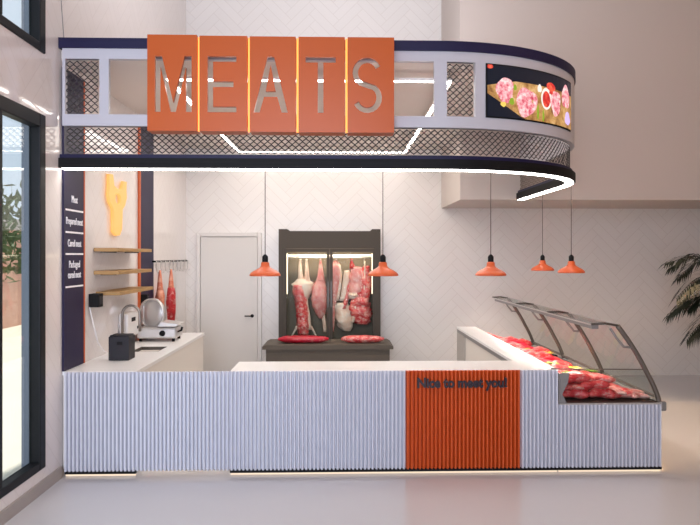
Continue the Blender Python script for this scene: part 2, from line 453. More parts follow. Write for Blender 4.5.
# ------------------------------------------------------------------ MEATS sign
ZA, ZB_ = 3.160, 3.634
def poly_letter(ch, x0, x1):
    w, h, t = x1-x0, ZB_-ZA, .047
    P = lambda pts: [[(x0+x, ZA+z) for x, z in p] for p in pts]
    if ch == 'M':
        return P([[(0, 0), (t, 0), (t, h*.80), (w/2-.022, 0), (w/2+.022, 0), (w-t, h*.80), (w-t, 0), (w, 0), (w, h), (w-t*1.25, h), (w/2, h*.17), (t*1.25, h), (0, h)]])
    if ch == 'E':
        return P([[(0, 0), (w, 0), (w, t), (t, t), (t, h/2-t/2), (w*.9, h/2-t/2), (w*.9, h/2+t/2), (t, h/2+t/2), (t, h-t), (w, h-t), (w, h), (0, h)]])
    if ch == 'A':
        s = t*1.08
        xa = lambda z: w/2*z/h
        z1, z2 = h*.28, h*.28+t
        return P([[(0, 0), (s, 0), (s+xa(z1)*.93, z1), (w-s-xa(z1)*.93, z1), (w-s, 0), (w, 0), (w/2+s*.55, h), (w/2-s*.55, h)],
                  [(s+xa(z2)*.95, z2), (w-s-xa(z2)*.95, z2), (w/2, h*.86)]])
    if ch == 'T':
        return P([[(w/2-t/2, 0), (w/2+t/2, 0), (w/2+t/2, h-t), (w, h-t), (w, h), (0, h), (0, h-t), (w/2-t/2, h-t)]])
    # S: a stroked path
    cl = []
    rx, rz = w/2-t/2, h*.25-t*.25
    zt, zb = h-t/2-rz, t/2+rz
    for i in range(13): a = math.radians(25+ (270-25-0)*i/12*.86+0); cl.append((w/2+rx*math.cos(a), zt+rz*math.sin(a)))
    e = cl[-1]
    cl2 = []
    for i in range(13): a = math.radians(205+(270-25)*i/12*.86); cl2.append((w/2+rx*math.cos(a), zb+rz*math.sin(a)))
    cl2 = cl2[::-1]
    mid = [(e[0]*(1-k)+cl2[0][0]*k, e[1]*(1-k)+cl2[0][1]*k) for k in (.25, .5, .75)]
    path = cl+mid+cl2
    L, R = [], []
    for k, p in enumerate(path):
        a, b = path[max(0, k-1)], path[min(len(path)-1, k+1)]
        d = math.hypot(b[0]-a[0], b[1]-a[1]); nx, nz = -(b[1]-a[1])/d, (b[0]-a[0])/d
        L.append((p[0]+nx*t/2, p[1]+nz*t/2)); R.append((p[0]-nx*t/2, p[1]-nz*t/2))
    return P([L+R[::-1]])
def cut_plate(x0, x1, z0, z1, holes, y0, y1):
    cu = bpy.data.curves.new('plate', 'CURVE'); cu.dimensions = '2D'; cu.fill_mode = 'BOTH'; cu.extrude = (y1-y0)/2
    for pts in [[(x0, z0), (x1, z0), (x1, z1), (x0, z1)]]+holes:
        sp = cu.splines.new('POLY'); sp.points.add(len(pts)-1); sp.use_cyclic_u = True
        for p, q in zip(sp.points, pts): p.co = (q[0], q[1], 0, 1)
    ob = bpy.data.objects.new('plate', cu); COL.objects.link(ob)
    me = bpy.data.meshes.new_from_object(ob.evaluated_get(bpy.context.evaluated_depsgraph_get()))
    bpy.data.objects.remove(ob); bpy.data.curves.remove(cu)
    me.transform(Matrix.Translation((0, (y0+y1)/2, 0)) @ Matrix.Rotation(PI/2, 4, 'X')); return me
SIGN = [('M', -1.622, -1.205, -1.558, -1.250, 3.814, 3.000), ('E', -1.183, -.781, -1.115, -.872, 3.808, 2.998), ('A', -.758, -.369, -.726, -.437, 3.806, 2.996),
        ('T', -.345, .049, -.285, -.030, 3.806, 2.993), ('S', .073, .470, .115, .366, 3.806, 2.993)]
SY = 5.78
for ch, x0, x1, l0, l1, zt, zb in SIGN:
    t = thing('sign_panel', 'orange metal sign panel with the letter %s cut out' % ch, 'sign', ((x0+x1)/2, SY, zb), 'letter panels of the orange sign')
    me = cut_plate(x0, x1, zb, zt, poly_letter(ch, l0, l1), SY, SY+.035)
    place_text('face_plate', me, M['orange'], t, Matrix())
    s_ = .012
    fr = MB().box(x0, x0+s_, SY+.036, SY+.165, zb, zt).box(x1-s_, x1, SY+.036, SY+.165, zb, zt)
    fr.box(x0+s_, x1-s_, SY+.036, SY+.165, zb, zb+s_).box(x0+s_, x1-s_, SY+.036, SY+.165, zt-s_, zt)
    fr.build('side_return', M['orange'], t)
    if ch != 'M':
        MB().box(x0-.019, x0-.001, SY+.03, SY+.05, zb+.004, zt-.004).build('edge_light', M['amber'], t)

# ------------------------------------------------------------------ ribbed fronts
def ribs(mb, x0, x1, y, z0, z1, depth=.026, pitch=.0350, flip=False):
    n = max(1, round((x1-x0)/pitch)); p = (x1-x0)/n; q = 6; pr = []
    pr.append((x0, .018))
    for k in range(n):
        for i in range(q+1):
            t = i/q; pr.append((x0+(k+.17+.66*t)*p, -depth*max(0, 1-(2*t-1)**2)**.5))
        pr.append((x0+(k+.84)*p, .018)); pr.append((x0+(k+.999)*p, .018))
    pr += [(x1, .0215), (x0, .0215)]
    return mb.prism(pr, lambda a, b: (a, y+b, z0), lambda a, b: (a, y+b, z1))
YF = 6.022
def plinth(t, x0, x1):
    MB().box(x0, x1, YF-.004, YF+.05, .022, .0495).build('plinth', M['black'], t)
    MB().box(x0+.005, x1-.005, YF+.012, YF+.03, .003, .021).build('light_strip', M['ledwarm'], t)
def ribs_obj(t, name, x0, x1, z0, z1, m): return ribs(MB(), x0, x1, YF, z0, z1).build(name, m, t)

# counter against the tiled wall
XG0, XG1, XO0, XO1, XH = -1.79, -.965, .594, 1.622, 1.965
t = thing('counter_unit', 'white ribbed counter unit standing against the window wall under the steel sink', 'counter', (-2.1, 6.9, 0))
ribs_obj(t, 'ribbed_front', XL+.025, XG0-.001, .050, .918, M['rib'])
MB().box(XL+.005, XG0-.012, YF+.035, 9.05, .06, .885).build('body', M['unit'], t)
plinth(t, XL+.03, XG0)
w = MB(); hx0, hx1, hy0, hy1 = -2.22, -1.93, 7.28, 7.68
w.box(XL+.002, XG0, YF+.022, hy0, .887, .92).box(XL+.002, XG0, hy1, 9.08, .887, .92).box(XL+.002, hx0, hy0, hy1, .887, .92).box(hx1, XG0, hy0, hy1, .887, .92)
tag(w.build('worktop', M['top']), 'white worktop with a sink cut-out along the window wall', 'worktop')
t = thing('sink', 'dark rectangular steel sink set in the white worktop', 'sink', ((hx0+hx1)/2, (hy0+hy1)/2, .75))
sk = MB().box(hx0+.001, hx1-.001, hy0+.001, hy1-.001, .74, .75)
sk.box(hx0+.001, hx0+.006, hy0, hy1, .75, .921).box(hx1-.006, hx1-.001, hy0, hy1, .75, .921).box(hx0, hx1, hy0+.001, hy0+.006, .75, .921).box(hx0, hx1, hy1-.006, hy1-.001, .75, .921)
sk.build('basin', M['steel_dark'], t)
MB().lathe([(0, .752), (.03, .752), (.032, .756), (.02, .754), (0, .753)], ((hx0+hx1)/2, (hy0+hy1)/2, 0), 16).build('drain', M['steel'], t, smooth=True)

# swing gate
t = thing('counter_gate', 'white ribbed swing gate without a plinth beside the main counter', 'gate', ((XG0+XG1)/2, YF, .06))
ribs_obj(t, 'ribbed_front', XG0+.001, XG1-.001, .052, .918, M['rib'])
MB().box(XG0+.006, XG1-.006, YF+.021, YF+.045, .068, .915).build('door_panel', M['unit'], t)
for z in (.2, .75): MB().lathe([(0, 0), (.012, 0), (.012, .09), (0, .09)], (XG0+.02, YF+.056, z), 12).build('hinge', M['steel'], t, smooth=True)
MB().box(XG0+.02, XG1-.02, YF+.0225, YF+.04, .050, .066).build('light_strip', mat('soft warm led', '#ffe9d0', .5, emit='#ffdcb8', strength=.25), t)

# main counter
t = thing('service_counter', 'long white ribbed service counter with an orange greeting panel', 'counter', (.5, 6.3, 0))
ribs_obj(t, 'ribbed_front', XG1, XO0-.001, .050, .918, M['rib'])
ribs_obj(t, 'ribbed_front', XO1+.001, XH, .050, .918, M['rib'])
op = ribs_obj(t, 'orange_panel', XO0, XO1, .050, .918, M['orange_rib']); op['label'] = 'orange ribbed panel'
plinth(t, XG1, XH-.002)
MB().box(XG1+.004, 1.69, YF+.055, 6.56, .03, .885).build('body', M['unit'], t)
me = text_mesh('Nice to meet you!', .118, .007, .005, 'LEFT')
xs = [v.co.x for v in me.vertices]; k = .80/(max(xs)-min(xs))
lt = place_text('lettering', me, M['text_navy'], t, Matrix.Translation((.690, YF-.0265, .775)) @ Matrix.Rotation(PI/2, 4, 'X') @ Matrix.Diagonal((k, 1, 1, 1)))
lt['label'] = 'dark navy lettering'
w = MB().box(XG1, XH, YF+.022, 6.57, .887, .921)
tag(w.build('worktop', M['top'], bevel=.004), 'long white worktop on the ribbed service counter', 'worktop')

# return counter running back along the display case
t = thing('back_counter', 'white cabinet run extending back beside the glass display case', 'counter', (1.83, 8.2, 0))
MB().box(1.715, XH-.02, 6.575, 9.73, .02, .87).build('body', M['unit'], t)
MB().box(1.70, 1.714, 6.575, 9.74, .845, .886).build('shadow_edge', M['grey'], t)  # grey strip stands in for the shadow under the worktop overhang
MB().box(1.705, XH-.02, 9.731, 9.745, .02, .886).build('end_panel', M['unit'], t)
MB().box(1.698, 1.714, 9.15, 9.73, .02, .844).build('side_panel', M['sidegrey'], t)
for a, b, lab in ((6.575, 7.14, 'white worktop slab joining the long service counter'), (7.15, 8.36, 'white worktop slab midway along the cabinet run'), (8.37, 9.75, 'white worktop slab at the wall end of the cabinet run')):
    tag(MB().box(1.695, XH, a, b, .889, .92).build('worktop', M['top'], bevel=.003), lab, 'worktop', 'worktop slabs of the return counter')

# ------------------------------------------------------------------ display case
XR, YE = 2.90, 10.08
t = thing('display_case', 'ribbed meat display case with slanted glass on curved struts', 'display case', (2.43, 8.05, 0))
ribs_obj(t, 'ribbed_front', XH+.002, XR, .050, .608, M['rib'])
plinth(t, XH+.002, XR)
MB().box(XH+.004, XR, YF+.055, YE, .03, .56).build('body', M['rib'], t)
MB().box(XR-.015, XR+.005, YF, YE, .56, .622).box(XH+.01, XR-.015, YF-.012, YF+.01, .608, .620).build('rail', M['steel'], t)
# deck climbing towards the staff side
def deckz(x): return .60+.14*max(0, (2.82-x)/.84)
MB().prism([(2.0, .62), (2.0, deckz(2.0)), (2.84, .60), (2.84, .57), (2.2, .565)], lambda x, z: (x, 6.36, z), lambda x, z: (x, YE-.03, z)).build('deck', M['tray'], t)
MB().box(2.0, 2.86, YF+.015, 6.355, .575, .628).build('front_tray', M['tray'], t)
MB().box(XH+.006, XH+.02, YF+.004, YE, .60, .885).build('back_panel', M['grey'], t)
MB().prism([(XH+.021, .622), (XH+.075, .622), (XH+.035, .70), (XH+.085, .80), (XH+.10, .89), (XH+.021, .89)], lambda x, z: (x, YF+.002, z), lambda x, z: (x, YF+.014, z)).build('end_bracket', M['grey'], t)
SC = [(2.893, .618), (2.885, .665), (2.833, .79), (2.772, .905), (2.705, 1.03), (2.61, 1.18), (2.515, 1.31)]
SYS = [6.06, 7.36, 8.68, 10.02]
def smooth_path(p, n=4):
    o = []
    for k in range(len(p)-1):
        a, b, c, d = [Vector((q[0], q[1], 0)) for q in (p[max(0, k-1)], p[k], p[k+1], p[min(len(p)-1, k+2)])]
        for i in range(n):
            u = i/n; o.append(.5*((2*b)+(c-a)*u+(2*a-5*b+4*c-d)*u*u+(3*b-a-3*c+d)*u**3))
    o.append(Vector((p[-1][0], p[-1][1], 0))); return [(v.x, v.y) for v in o]
SCS = smooth_path(SC)
for y in SYS:
    s = MB().tube([(x, y, z) for x, z in SCS], .022, 10).build('strut', M['strut'], t, smooth=True)
    MB().tube([(2.275, y, 1.325), (2.40, y, 1.332), (2.52, y, 1.312)], .011, 8).build('top_bar', M['steel_dark'], s, smooth=True)
    br = [(2.50, 1.285), (2.555, 1.20), (2.62, 1.12)]
    MB().tube([(x-.05, y, z) for x, z in br]+[(2.635, y, 1.115)], .012, 8).build('hinge_bracket', M['grey'], s, smooth=True)
    MB().box(2.885, 2.955, y-.03, y+.03, .54, .63).build('strut_foot', M['grey'], s, bevel=.015)
for a, b in zip(SYS, SYS[1:]):
    g = MB()
    for (x0, z0), (x1, z1) in zip(SCS, SCS[1:]):
        g.add([(x0, a+.02, z0), (x1, a+.02, z1), (x1, b-.02, z1), (x0, b-.02, z0)], [(0, 1, 2, 3)])
    g.build('front_glass', M['glass'], t, smooth=True)
    MB().box(2.27, 2.52, a+.02, b-.02, 1.315, 1.323).build('top_glass', M['glass'], t)
MB().tube([(2.515, SYS[0], 1.318), (2.515, SYS[-1], 1.318)], .007, 8).build('top_edge', M['steel'], t)
MB().tube([(2.27, SYS[0], 1.32), (2.27, SYS[-1], 1.32)], .006, 8).build('top_edge', M['steel'], t)
MB().tube([(2.893, SYS[0], .655), (2.893, SYS[-1], .655)], .015, 8).build('lower_edge', M['strut'], t)
MB().tube([(2.893, YE-.03, .655), (2.0, YE-.03, .67)], .012, 8).build('lower_edge', M['strut'], t)
MB().tube([(XH-.06, YF+.02, .927), (2.765, YF+.02, .915)], .006, 8).build('end_glass_rail', M['strut'], t)
egp = [(XH+.03, .63)]+[(x-.01, z) for x, z in SCS if z < .93]+[(XH+.03, .918)]
MB().prism(egp, lambda x, z: (x, YF+.022, z), lambda x, z: (x, YF+.028, z)).build('end_glass', M['glass'], t)
for y in (7.30, 8.62):
    MB().prism([(2.02, deckz(2.02)+.005), (2.80, .605), (2.80, .67), (2.02, deckz(2.02)+.075)], lambda x, z: (x, y, z), lambda x, z: (x, y+.012, z)).build('reflection bar', M['black'], t)  # black bars across the deck stand in for strut reflections in the glass
MB().box(2.30, 2.36, SYS[0]+.05, SYS[-1]-.05, 1.306, 1.312).box(2.30, 2.304, SYS[0]+.05, SYS[-1]-.05, 1.276, 1.306).box(2.356, 2.36, SYS[0]+.05, SYS[-1]-.05, 1.276, 1.306).box(2.304, 2.356, SYS[0]+.05, SYS[0]+.054, 1.276, 1.306).build('light_channel', M['grey'], t)
MB().box(2.31, 2.35, SYS[0]+.06, SYS[-1]-.06, 1.300, 1.306).build('case_fill', mat('case fill glow', '#ffffff', .5, emit='#fff0e4', strength=65), t)  # glowing strip added out of sight in the channel to brighten the meat
MB().box(XR+.001, XR+.004, YF+.06, YE, .004, .030).build('side_light', M['ledside'], t)

# ---- meat
def blob(mb, rings, n=14, jit=.12, seed=0., axis='z'):
    """rings: (cx, cy, cz, ra, rb) lofted in order along the given axis"""
    R = []
    for k, (cx, cy, cz, ra, rb) in enumerate(rings):
        ring = []
        for i in range(n):
            a = 2*PI*i/n
            j = 1+jit*noise.noise(Vector((math.cos(a)*1.7+seed, math.sin(a)*1.7, k*.55+seed*2.3)))*2
            u, v = ra*j*math.cos(a), rb*j*math.sin(a)
            ring.append((cx+u, cy+v, cz) if axis == 'z' else ((cx, cy+u, cz+v) if axis == 'x' else (cx+u, cy, cz+v)))
        R.append(ring)
    return mb.loft(R)
def piece(name, kind, rx, ry, rz, seed, fat=None):
    """one irregular cut, its base at z=0"""
    mb = MB(); n = 9; rings = []
    for k in range(n):
        u = -1+2*k/(n-1); s = max(.12, (1-abs(u)**2.6))**.5
        rings.append((u*rx, .03*math.sin(3*u+seed), rz*(1+.08*math.sin(2*u+seed)), ry*s, rz*s))
    blob(mb, rings, 12, .16, seed, 'x')
    for k, v in enumerate(mb.v):
        if v[2] < 0: mb.v[k] = (v[0], v[1], 0)
    return mb
spec = [('beef_steak', M['redfat'], .11, .085, .030), ('beef_roast', M['red'], .13, .075, .052), ('rib_strip', M['redfat'], .15, .06, .036),
        ('pork_chop', M['pink'], .085, .075, .026), ('veal_cutlet', M['pink'], .10, .07, .020), ('beef_fillet', M['red_deep'], .15, .05, .045)]
proto = {}
def new_piece(name, m, rx, ry, rz, seed, loc, label, group, rz_, tilt=0):
    key = (name, seed)
    if key not in proto:
        ob = piece(name, name, rx, ry, rz, seed).build(name, m, origin=(0, 0, 0), smooth=True); proto[key] = ob
        first = True
    else:
        ob = proto[key].copy(); COL.objects.link(ob)
    ob.location = loc; ob.rotation_euler = (0, tilt, rz_)
    return tag(ob, label, 'meat', group)
kindname = {'beef_steak': 'marbled beef steak', 'beef_roast': 'red beef roast', 'rib_strip': 'streaky strip of beef rib', 'pork_chop': 'pale pink pork chop', 'veal_cutlet': 'pink veal cutlet', 'beef_fillet': 'deep red beef fillet'}
def add_meat(k, x, y, z, where, rz_, tilt=0, sd=None):
    nm, m, rx, ry, rz = spec[k]
    lab = '%s %s' % (kindname[nm], where)
    return new_piece(nm, m, rx, ry, rz, sd if sd is not None else random.choice((1, 2)), (x, y, z), lab, '%s pieces %s' % (nm.replace('_', ' '), where), rz_, tilt)
# heap behind the end glass
W1 = 'heaped behind the end glass of the display case'
lay = [(.632, [(1, 2.15, 0), (1, 2.40, .05), (2, 2.58, 0), (3, 2.74, .3)]), (.715, [(0, 2.13, 0), (1, 2.33, -.05), (4, 2.52, .1)]), (.775, [(1, 2.16, 0), (2, 2.37, .02)])]
for z, row in lay:
    for k, x, r in row:
        if z > .7: z2 = z - (.0 if x < 2.45 else .045)
        else: z2 = z
        add_meat(k, x, 6.15, z2, W1, r)
        if z < .8: add_meat((k+1) % 3 if x < 2.5 else k, x+.02, 6.275, z2+.004, W1, r+.1)
secs = [(6.44, 7.26, 'in the display case section next to the ribbed front', [0, 1, 2, 0, 1, 4]), (7.40, 8.58, 'in the middle display case section', [0, 2, 1, 5, 3]), (8.72, 9.95, 'in the far display case section', [1, 2, 0, 5])]
TL = math.atan2(.14, .84)
for y0, y1, wh, kinds in secs:
    y = y0+.05; r = 0
    while y < y1-.05:
        for c in range(4):
            x = 2.12+c*.168+random.uniform(-.012, .012)
            k = random.choice(kinds) if c < 3 else random.choice([3, 4, kinds[0]])
            add_meat(k, x, y, deckz(x)+.012, wh, random.uniform(-.25, .25), TL)
        y += .175; r += 1
# garnish
def leafy(name, m, loc, label, group, s=1.):
    mb = MB()
    for q in range(9):
        a = q*2.4; L = .07*s*(1-.04*q); b = Vector((math.cos(a), math.sin(a), .45+.06*q)); c = Vector((-math.sin(a), math.cos(a), 0))
        p0 = Vector((0, 0, .006)); p1 = p0+b*L*.5; p2 = p0+b*L+Vector((0, 0, -.01*s))
        mb.add([p0-c*.006, p1-c*.026*s, p2-c*.014*s, p2+c*.014*s, p1+c*.026*s, p0+c*.006], [(0, 1, 4, 5), (1, 2, 3, 4)])
    ob = mb.build(name, m, origin=(0, 0, 0), solid=.003); ob.location = loc; return tag(ob, label, 'garnish', group)
GR = [(2.20, 6.40, .82, 0), (2.42, 6.40, .755, 1), (2.10, 7.345, .79, 0), (2.32, 7.345, .76, 0), (2.56, 7.345, .71, 1), (2.75, 7.345, .675, 0),
      (2.12, 8.66, .785, 1), (2.40, 8.665, .735, 0), (2.68, 8.665, .69, 1), (2.66, 9.99, .67, 1), (2.48, 9.99, .70, 1)]
GL = ['curly green garnish leaf behind the heap of red beef', 'yellow garnish sprig behind the heap of red beef', 'green garnish leaf on the first black divider by the worktop', 'green garnish leaf midway along the first black divider', 'yellow garnish sprig on the first black divider', 'green garnish leaf on the first black divider by the slanted glass',
      'yellow garnish sprig on the second divider by the worktop', 'green garnish leaf on the second divider', 'yellow garnish sprig on the second divider by the slanted glass', 'yellow garnish sprig at the wall end of the display case by the glass', 'yellow garnish sprig at the wall end of the display case by the worktop']
for (x, y, z, k), lab in zip(GR, GL):
    leafy('garnish_leaf', M['lemon'] if k else M['garnish'], (x, y, z-.03), lab, 'garnish in the display case', 1.25)

# ------------------------------------------------------------------ pendant lamps
def pendant(x, y, label):
    z0 = 1.765
    t = thing('pendant_lamp', label, 'lamp', (x, y, z0), 'orange pendant lamps')
    pr = [(.137, 0), (.139, .004), (.136, .014), (.122, .030), (.098, .046), (.070, .060), (.048, .074), (.038, .088), (.036, .112), (.030, .122)]
    inn = [(r-.003, z-.002) for r, z in pr[::-1]]
    MB().lathe(pr+inn, (x, y, z0), 36).build('lamp_shade', M['orange_shade'], t, smooth=True)
    MB().lathe([(0, .115), (.024, .115), (.026, .122), (.026, .168), (.018, .180), (.007, .190), (0, .190)], (x, y, z0), 20).build('socket', M['black'], t, smooth=True)
    MB().tube([(x, y, z0+.185), (x, y, 2.698)], .0042, 6).build('cord', M['cord'], t)
    MB().lathe([(0, .012), (.014, .014), (.026, .030), (.028, .046), (.018, .072), (.012, .088), (.012, .114), (0, .114)], (x, y, z0), 16).build('bulb', mat('frosted bulb', '#f2ece0', .4), t, smooth=True)
    return t
pendant(-.655, 6.03, 'orange pendant lamp hanging in front of the back door frame')
pendant(.390, 6.03, 'orange pendant lamp overlapping the edge of the meat fridge')
pendant(1.363, 6.06, 'orange pendant lamp hanging alone over the counter beyond the orange panel')
pendant(2.425, 7.02, 'orange pendant lamp closest to the palm, at the canopy bend')
pendant(2.455, 8.12, 'smallest looking orange pendant lamp, hanging at the rear canopy end')

# ------------------------------------------------------------------ meat fridge + bench
FX0, FX1, FY, FZ = -.93, .64, 10.46, 2.20
t = thing('meat_fridge', 'tall taupe glass fridge with hanging carcasses lit inside', 'fridge', ((FX0+FX1)/2, 10.68, 0))
b = MB().box(FX0, FX0+.09, FY+.05, YB-.004, .0, FZ).box(FX1-.09, FX1, FY+.05, YB-.004, .0, FZ).box(FX0+.09, FX1-.09, FY+.05, YB-.004, 2.06, FZ).box(FX0+.09, FX1-.09, FY+.05, YB-.004, 0, .62)
b.build('cabinet_body', M['fridge'], t, bevel=.004)
MB().box(FX0+.09, FX1-.09, YB-.03, YB-.006, .62, 2.06).build('back_panel', M['fridge_in'], t)
MB().prism([(FX0-.0, FZ), (FX1, FZ), (FX1, 2.355), (FX1-.13, 2.355), (FX1-.16, 2.325), (FX0+.16, 2.325), (FX0+.13, 2.355), (FX0, 2.355)], lambda x, z: (x, FY, z), lambda x, z: (x, FY+.40, z)).build('crown', M['fridge'], t)
MB().box(FX0, FX1, FY, FY+.05, 2.055, FZ).build('header', M['fridge'], t)
def fdoor(x0, x1, hx):
    d = MB().box(x0, x0+.045, FY, FY+.045, .60, 2.05).box(x1-.045, x1, FY, FY+.045, .60, 2.05).box(x0+.045, x1-.045, FY, FY+.045, 2.0, 2.05).box(x0+.045, x1-.045, FY, FY+.045, .60, .65)
    d = d.build('door', M['fridge'], t)
    MB().box(x0+.045, x1-.045, FY+.02, FY+.026, .65, 2.0).build('pane', M['glass_fridge'], d)
    MB().box(hx-.008, hx+.008, FY-.012, FY, 1.15, 1.55).build('handle', M['steel_dark'], d)
fdoor(FX0+.075, -.147, -.168); fdoor(-.143, FX1-.075, -.122)
for a in (FX0, FX1-.074): MB().box(a, a+.074, FY, FY+.05, 0, 2.055).build('side_post', M['fridge'], t)
FL = mat('fridge led', '#ffffff', .5, emit='#ffe2b8', strength=1.6)
MB().tube([(FX0+.12, 10.60, 1.915), (FX1-.12, 10.60, 1.915)], .012, 10).build('hanging_rail', M['steel'], t, smooth=True)
MB().tube([(FX0+.12, 10.545, 1.945), (FX1-.12, 10.545, 1.945)], .011, 8).build('light_tube', FL, t)
for x in (FX0+.125, FX1-.125): MB().box(x-.008, x+.008, 10.53, 10.545, 1.35, 1.98).build('light_strip', FL, t)

def fx(px): return (px-357.4)/678*10.67+.289
def fz(py): return 1.94+(256-py)*10.67/678
def zx(x, y): return fx(280+x/5.25), fz(240+y/5.25)
def hang(label, hooks, parts, name='meat_cut', group=None, cat='meat'):
    (hx, hy), = hooks[:1]
    x0, _ = zx(hx, 95)
    t = thing(name, label, cat, (x0, hy, 1.0), group)
    for n, m, secs_, depth, sd, jit in parts:
        mb = MB(); rr = []
        for (cx, cy, hw) in secs_:
            X, Z = zx(cx, cy); rr.append((X, hy+.0, Z, hw/5.25*10.67/678, max(.012, hw/5.25*10.67/678*depth)))
        # denser
        dense = []
        for a, c in zip(rr, rr[1:]):
            for i in range(4): dense.append(tuple(p+(q-p)*i/4 for p, q in zip(a, c)))
        dense.append(rr[-1])
        blob(mb, dense, 14, jit, sd).build(n, m, t, smooth=True)
    hk = MB()
    for (hx2, hy2), ez in zip(hooks, [112]*len(hooks)):
        X, Z = zx(hx2, ez)
        hk.tube([(X, 10.60, 1.905), (X+.012, 10.60, 1.934), (X+.014, 10.603, 1.905), (X, (10.60+hy)/2, 1.88), (X, hy, Z-.02), (X-.012, hy, Z-.04)], .004, 6)
    hk.build('hook', M['steel'], t)
    return t
hang('lamb carcass hanging by two pale legs, opened red belly', [(105, 10.66), (138, 10.66)], [
    ('hind_leg', M['pale'], [(107, 100, 5), (106, 130, 9), (108, 180, 12), (112, 225, 20)], 1, 1, .06),
    ('hind_leg', M['pale'], [(139, 100, 5), (140, 130, 9), (142, 180, 12), (140, 225, 20)], 1, 2, .06),
    ('flank', M['pale'], [(122, 205, 32), (122, 232, 58), (118, 265, 52), (112, 310, 36)], .55, 3, .12),
    ('belly', M['redfat'], [(100, 235, 34), (104, 275, 36), (112, 330, 33), (120, 400, 33), (122, 460, 36), (124, 495, 28)], .95, 4, .14),
    ('fat_edge', M['pale'], [(150, 240, 14), (136, 290, 11), (140, 350, 10), (152, 400, 9), (158, 470, 8)], 1.5, 5, .1),
    ('foreleg', M['pale'], [(92, 450, 9), (76, 480, 6), (58, 508, 4)], 1, 6, .05), ('foreleg', M['pale'], [(160, 450, 9), (178, 480, 6), (192, 508, 4)], 1, 7, .05)], 'lamb_carcass')
hang('pale pink pork leg hanging beside the lamb carcass', [(214, 10.66)], [
    ('shank', M['pink'], [(213, 100, 4), (213, 130, 9), (214, 175, 15), (212, 215, 24)], 1, 11, .06),
    ('ham', M['pink'], [(212, 205, 22), (206, 250, 38), (205, 300, 44), (208, 345, 38), (214, 390, 24), (216, 412, 10)], .85, 12, .1),
    ('trotter', M['pale'], [(226, 395, 10), (232, 430, 10), (236, 482, 9)], 1, 13, .06)], 'pork_haunch')
hang('pale half side of pork hanging just past the fridge mullion', [(294, 10.66)], [
    ('side', M['pink'], [(292, 105, 10), (294, 135, 24), (292, 190, 28), (285, 250, 24), (280, 310, 20), (276, 350, 12)], .7, 21, .1),
    ('fat_edge', M['pale'], [(310, 130, 8), (318, 180, 9), (312, 250, 9), (300, 320, 8)], 1.5, 22, .1),
    ('trotter', M['pink'], [(278, 340, 9), (276, 420, 11), (274, 482, 9)], 1, 23, .08)], 'pork_carcass')
hang('fatty joint with white lumps hanging in the fridge middle', [(345, 10.68)], [
    ('strip', M['pale'], [(350, 160, 14), (352, 200, 20), (340, 260, 18), (328, 320, 18)], .8, 31, .12),
    ('red_strip', M['redfat'], [(365, 180, 8), (360, 240, 12), (350, 300, 13), (335, 360, 16)], 1.2, 34, .12),
    ('fat_lump', M['pale'], [(325, 330, 30), (330, 370, 44), (338, 420, 48), (345, 455, 38), (352, 478, 18)], .5, 32, .2)], 'fatty_joint')
hang('large beef rib slab hanging high by the fridge post', [(376, 10.65)], [
    ('neck', M['cured'], [(376, 100, 4), (376, 120, 10), (382, 150, 18)], .8, 40, .1),
    ('slab', M['pink'], [(400, 140, 26), (408, 180, 42), (410, 230, 46), (404, 280, 46), (394, 310, 36)], .5, 41, .2),
    ('rib_meat', M['redfat'], [(452, 135, 18), (448, 190, 30), (446, 240, 34), (440, 300, 32), (432, 330, 20)], .8, 42, .22),
    ('fat_edge', M['pale'], [(385, 275, 22), (384, 290, 26), (384, 305, 20)], 1.3, 43, .2)], 'beef_rib')
hang('ragged dark red beef flank hanging low under the rib slab', [(440, 10.60)], [
    ('flank', M['redfat'], [(424, 300, 36), (424, 330, 52), (422, 375, 54), (424, 410, 50), (436, 440, 30)], .42, 51, .28),
    ('fat_strip', M['pale'], [(398, 330, 8), (392, 370, 10), (384, 410, 12), (380, 430, 8)], 1.6, 54, .2),
    ('cord', M['pale'], [(444, 110, 3), (444, 200, 4), (440, 310, 6)], 1, 52, .05)], 'beef_flank')

t = thing('bench', 'low taupe bench in front of the meat fridge', 'bench', (-.16, 10.1, 0))
MB().box(-1.05, .73, 9.76, 10.43, 0, .60).build('body', M['bench'], t)
MB().prism([(-1.10, .60), (.78, .60), (.78, .640), (.73, .665), (-1.05, .665), (-1.10, .640)], lambda x, z: (x, 9.72, z), lambda x, z: (x, 10.44, z)).build('bench_top', M['bench'], t)
def slab(name, x0, x1, m, lab, sd):
    mb = MB(); rr = []; n = 13
    for k in range(n):
        u = -1+2*k/(n-1); s = max(.1, 1-abs(u)**3)**.5
        rr.append(((x0+x1)/2+u*(x1-x0)/2, 9.95, .672+.050, .10*s, .056*s))
    blob(mb, rr, 16, .1, sd, 'x')
    mb.v = [(v[0], v[1], max(v[2], .667)) for v in mb.v]
    return tag(mb.build(name, m, smooth=True), lab, 'meat')
slab('beef_loin', -.89, -.155, M['red_deep'], 'deep red beef loin lying on the bench under the lamb carcass', 3)
slab('rib_rack', .03, .66, M['redfat'], 'pinkish marbled rack lying on the bench under the rib slab', 5)

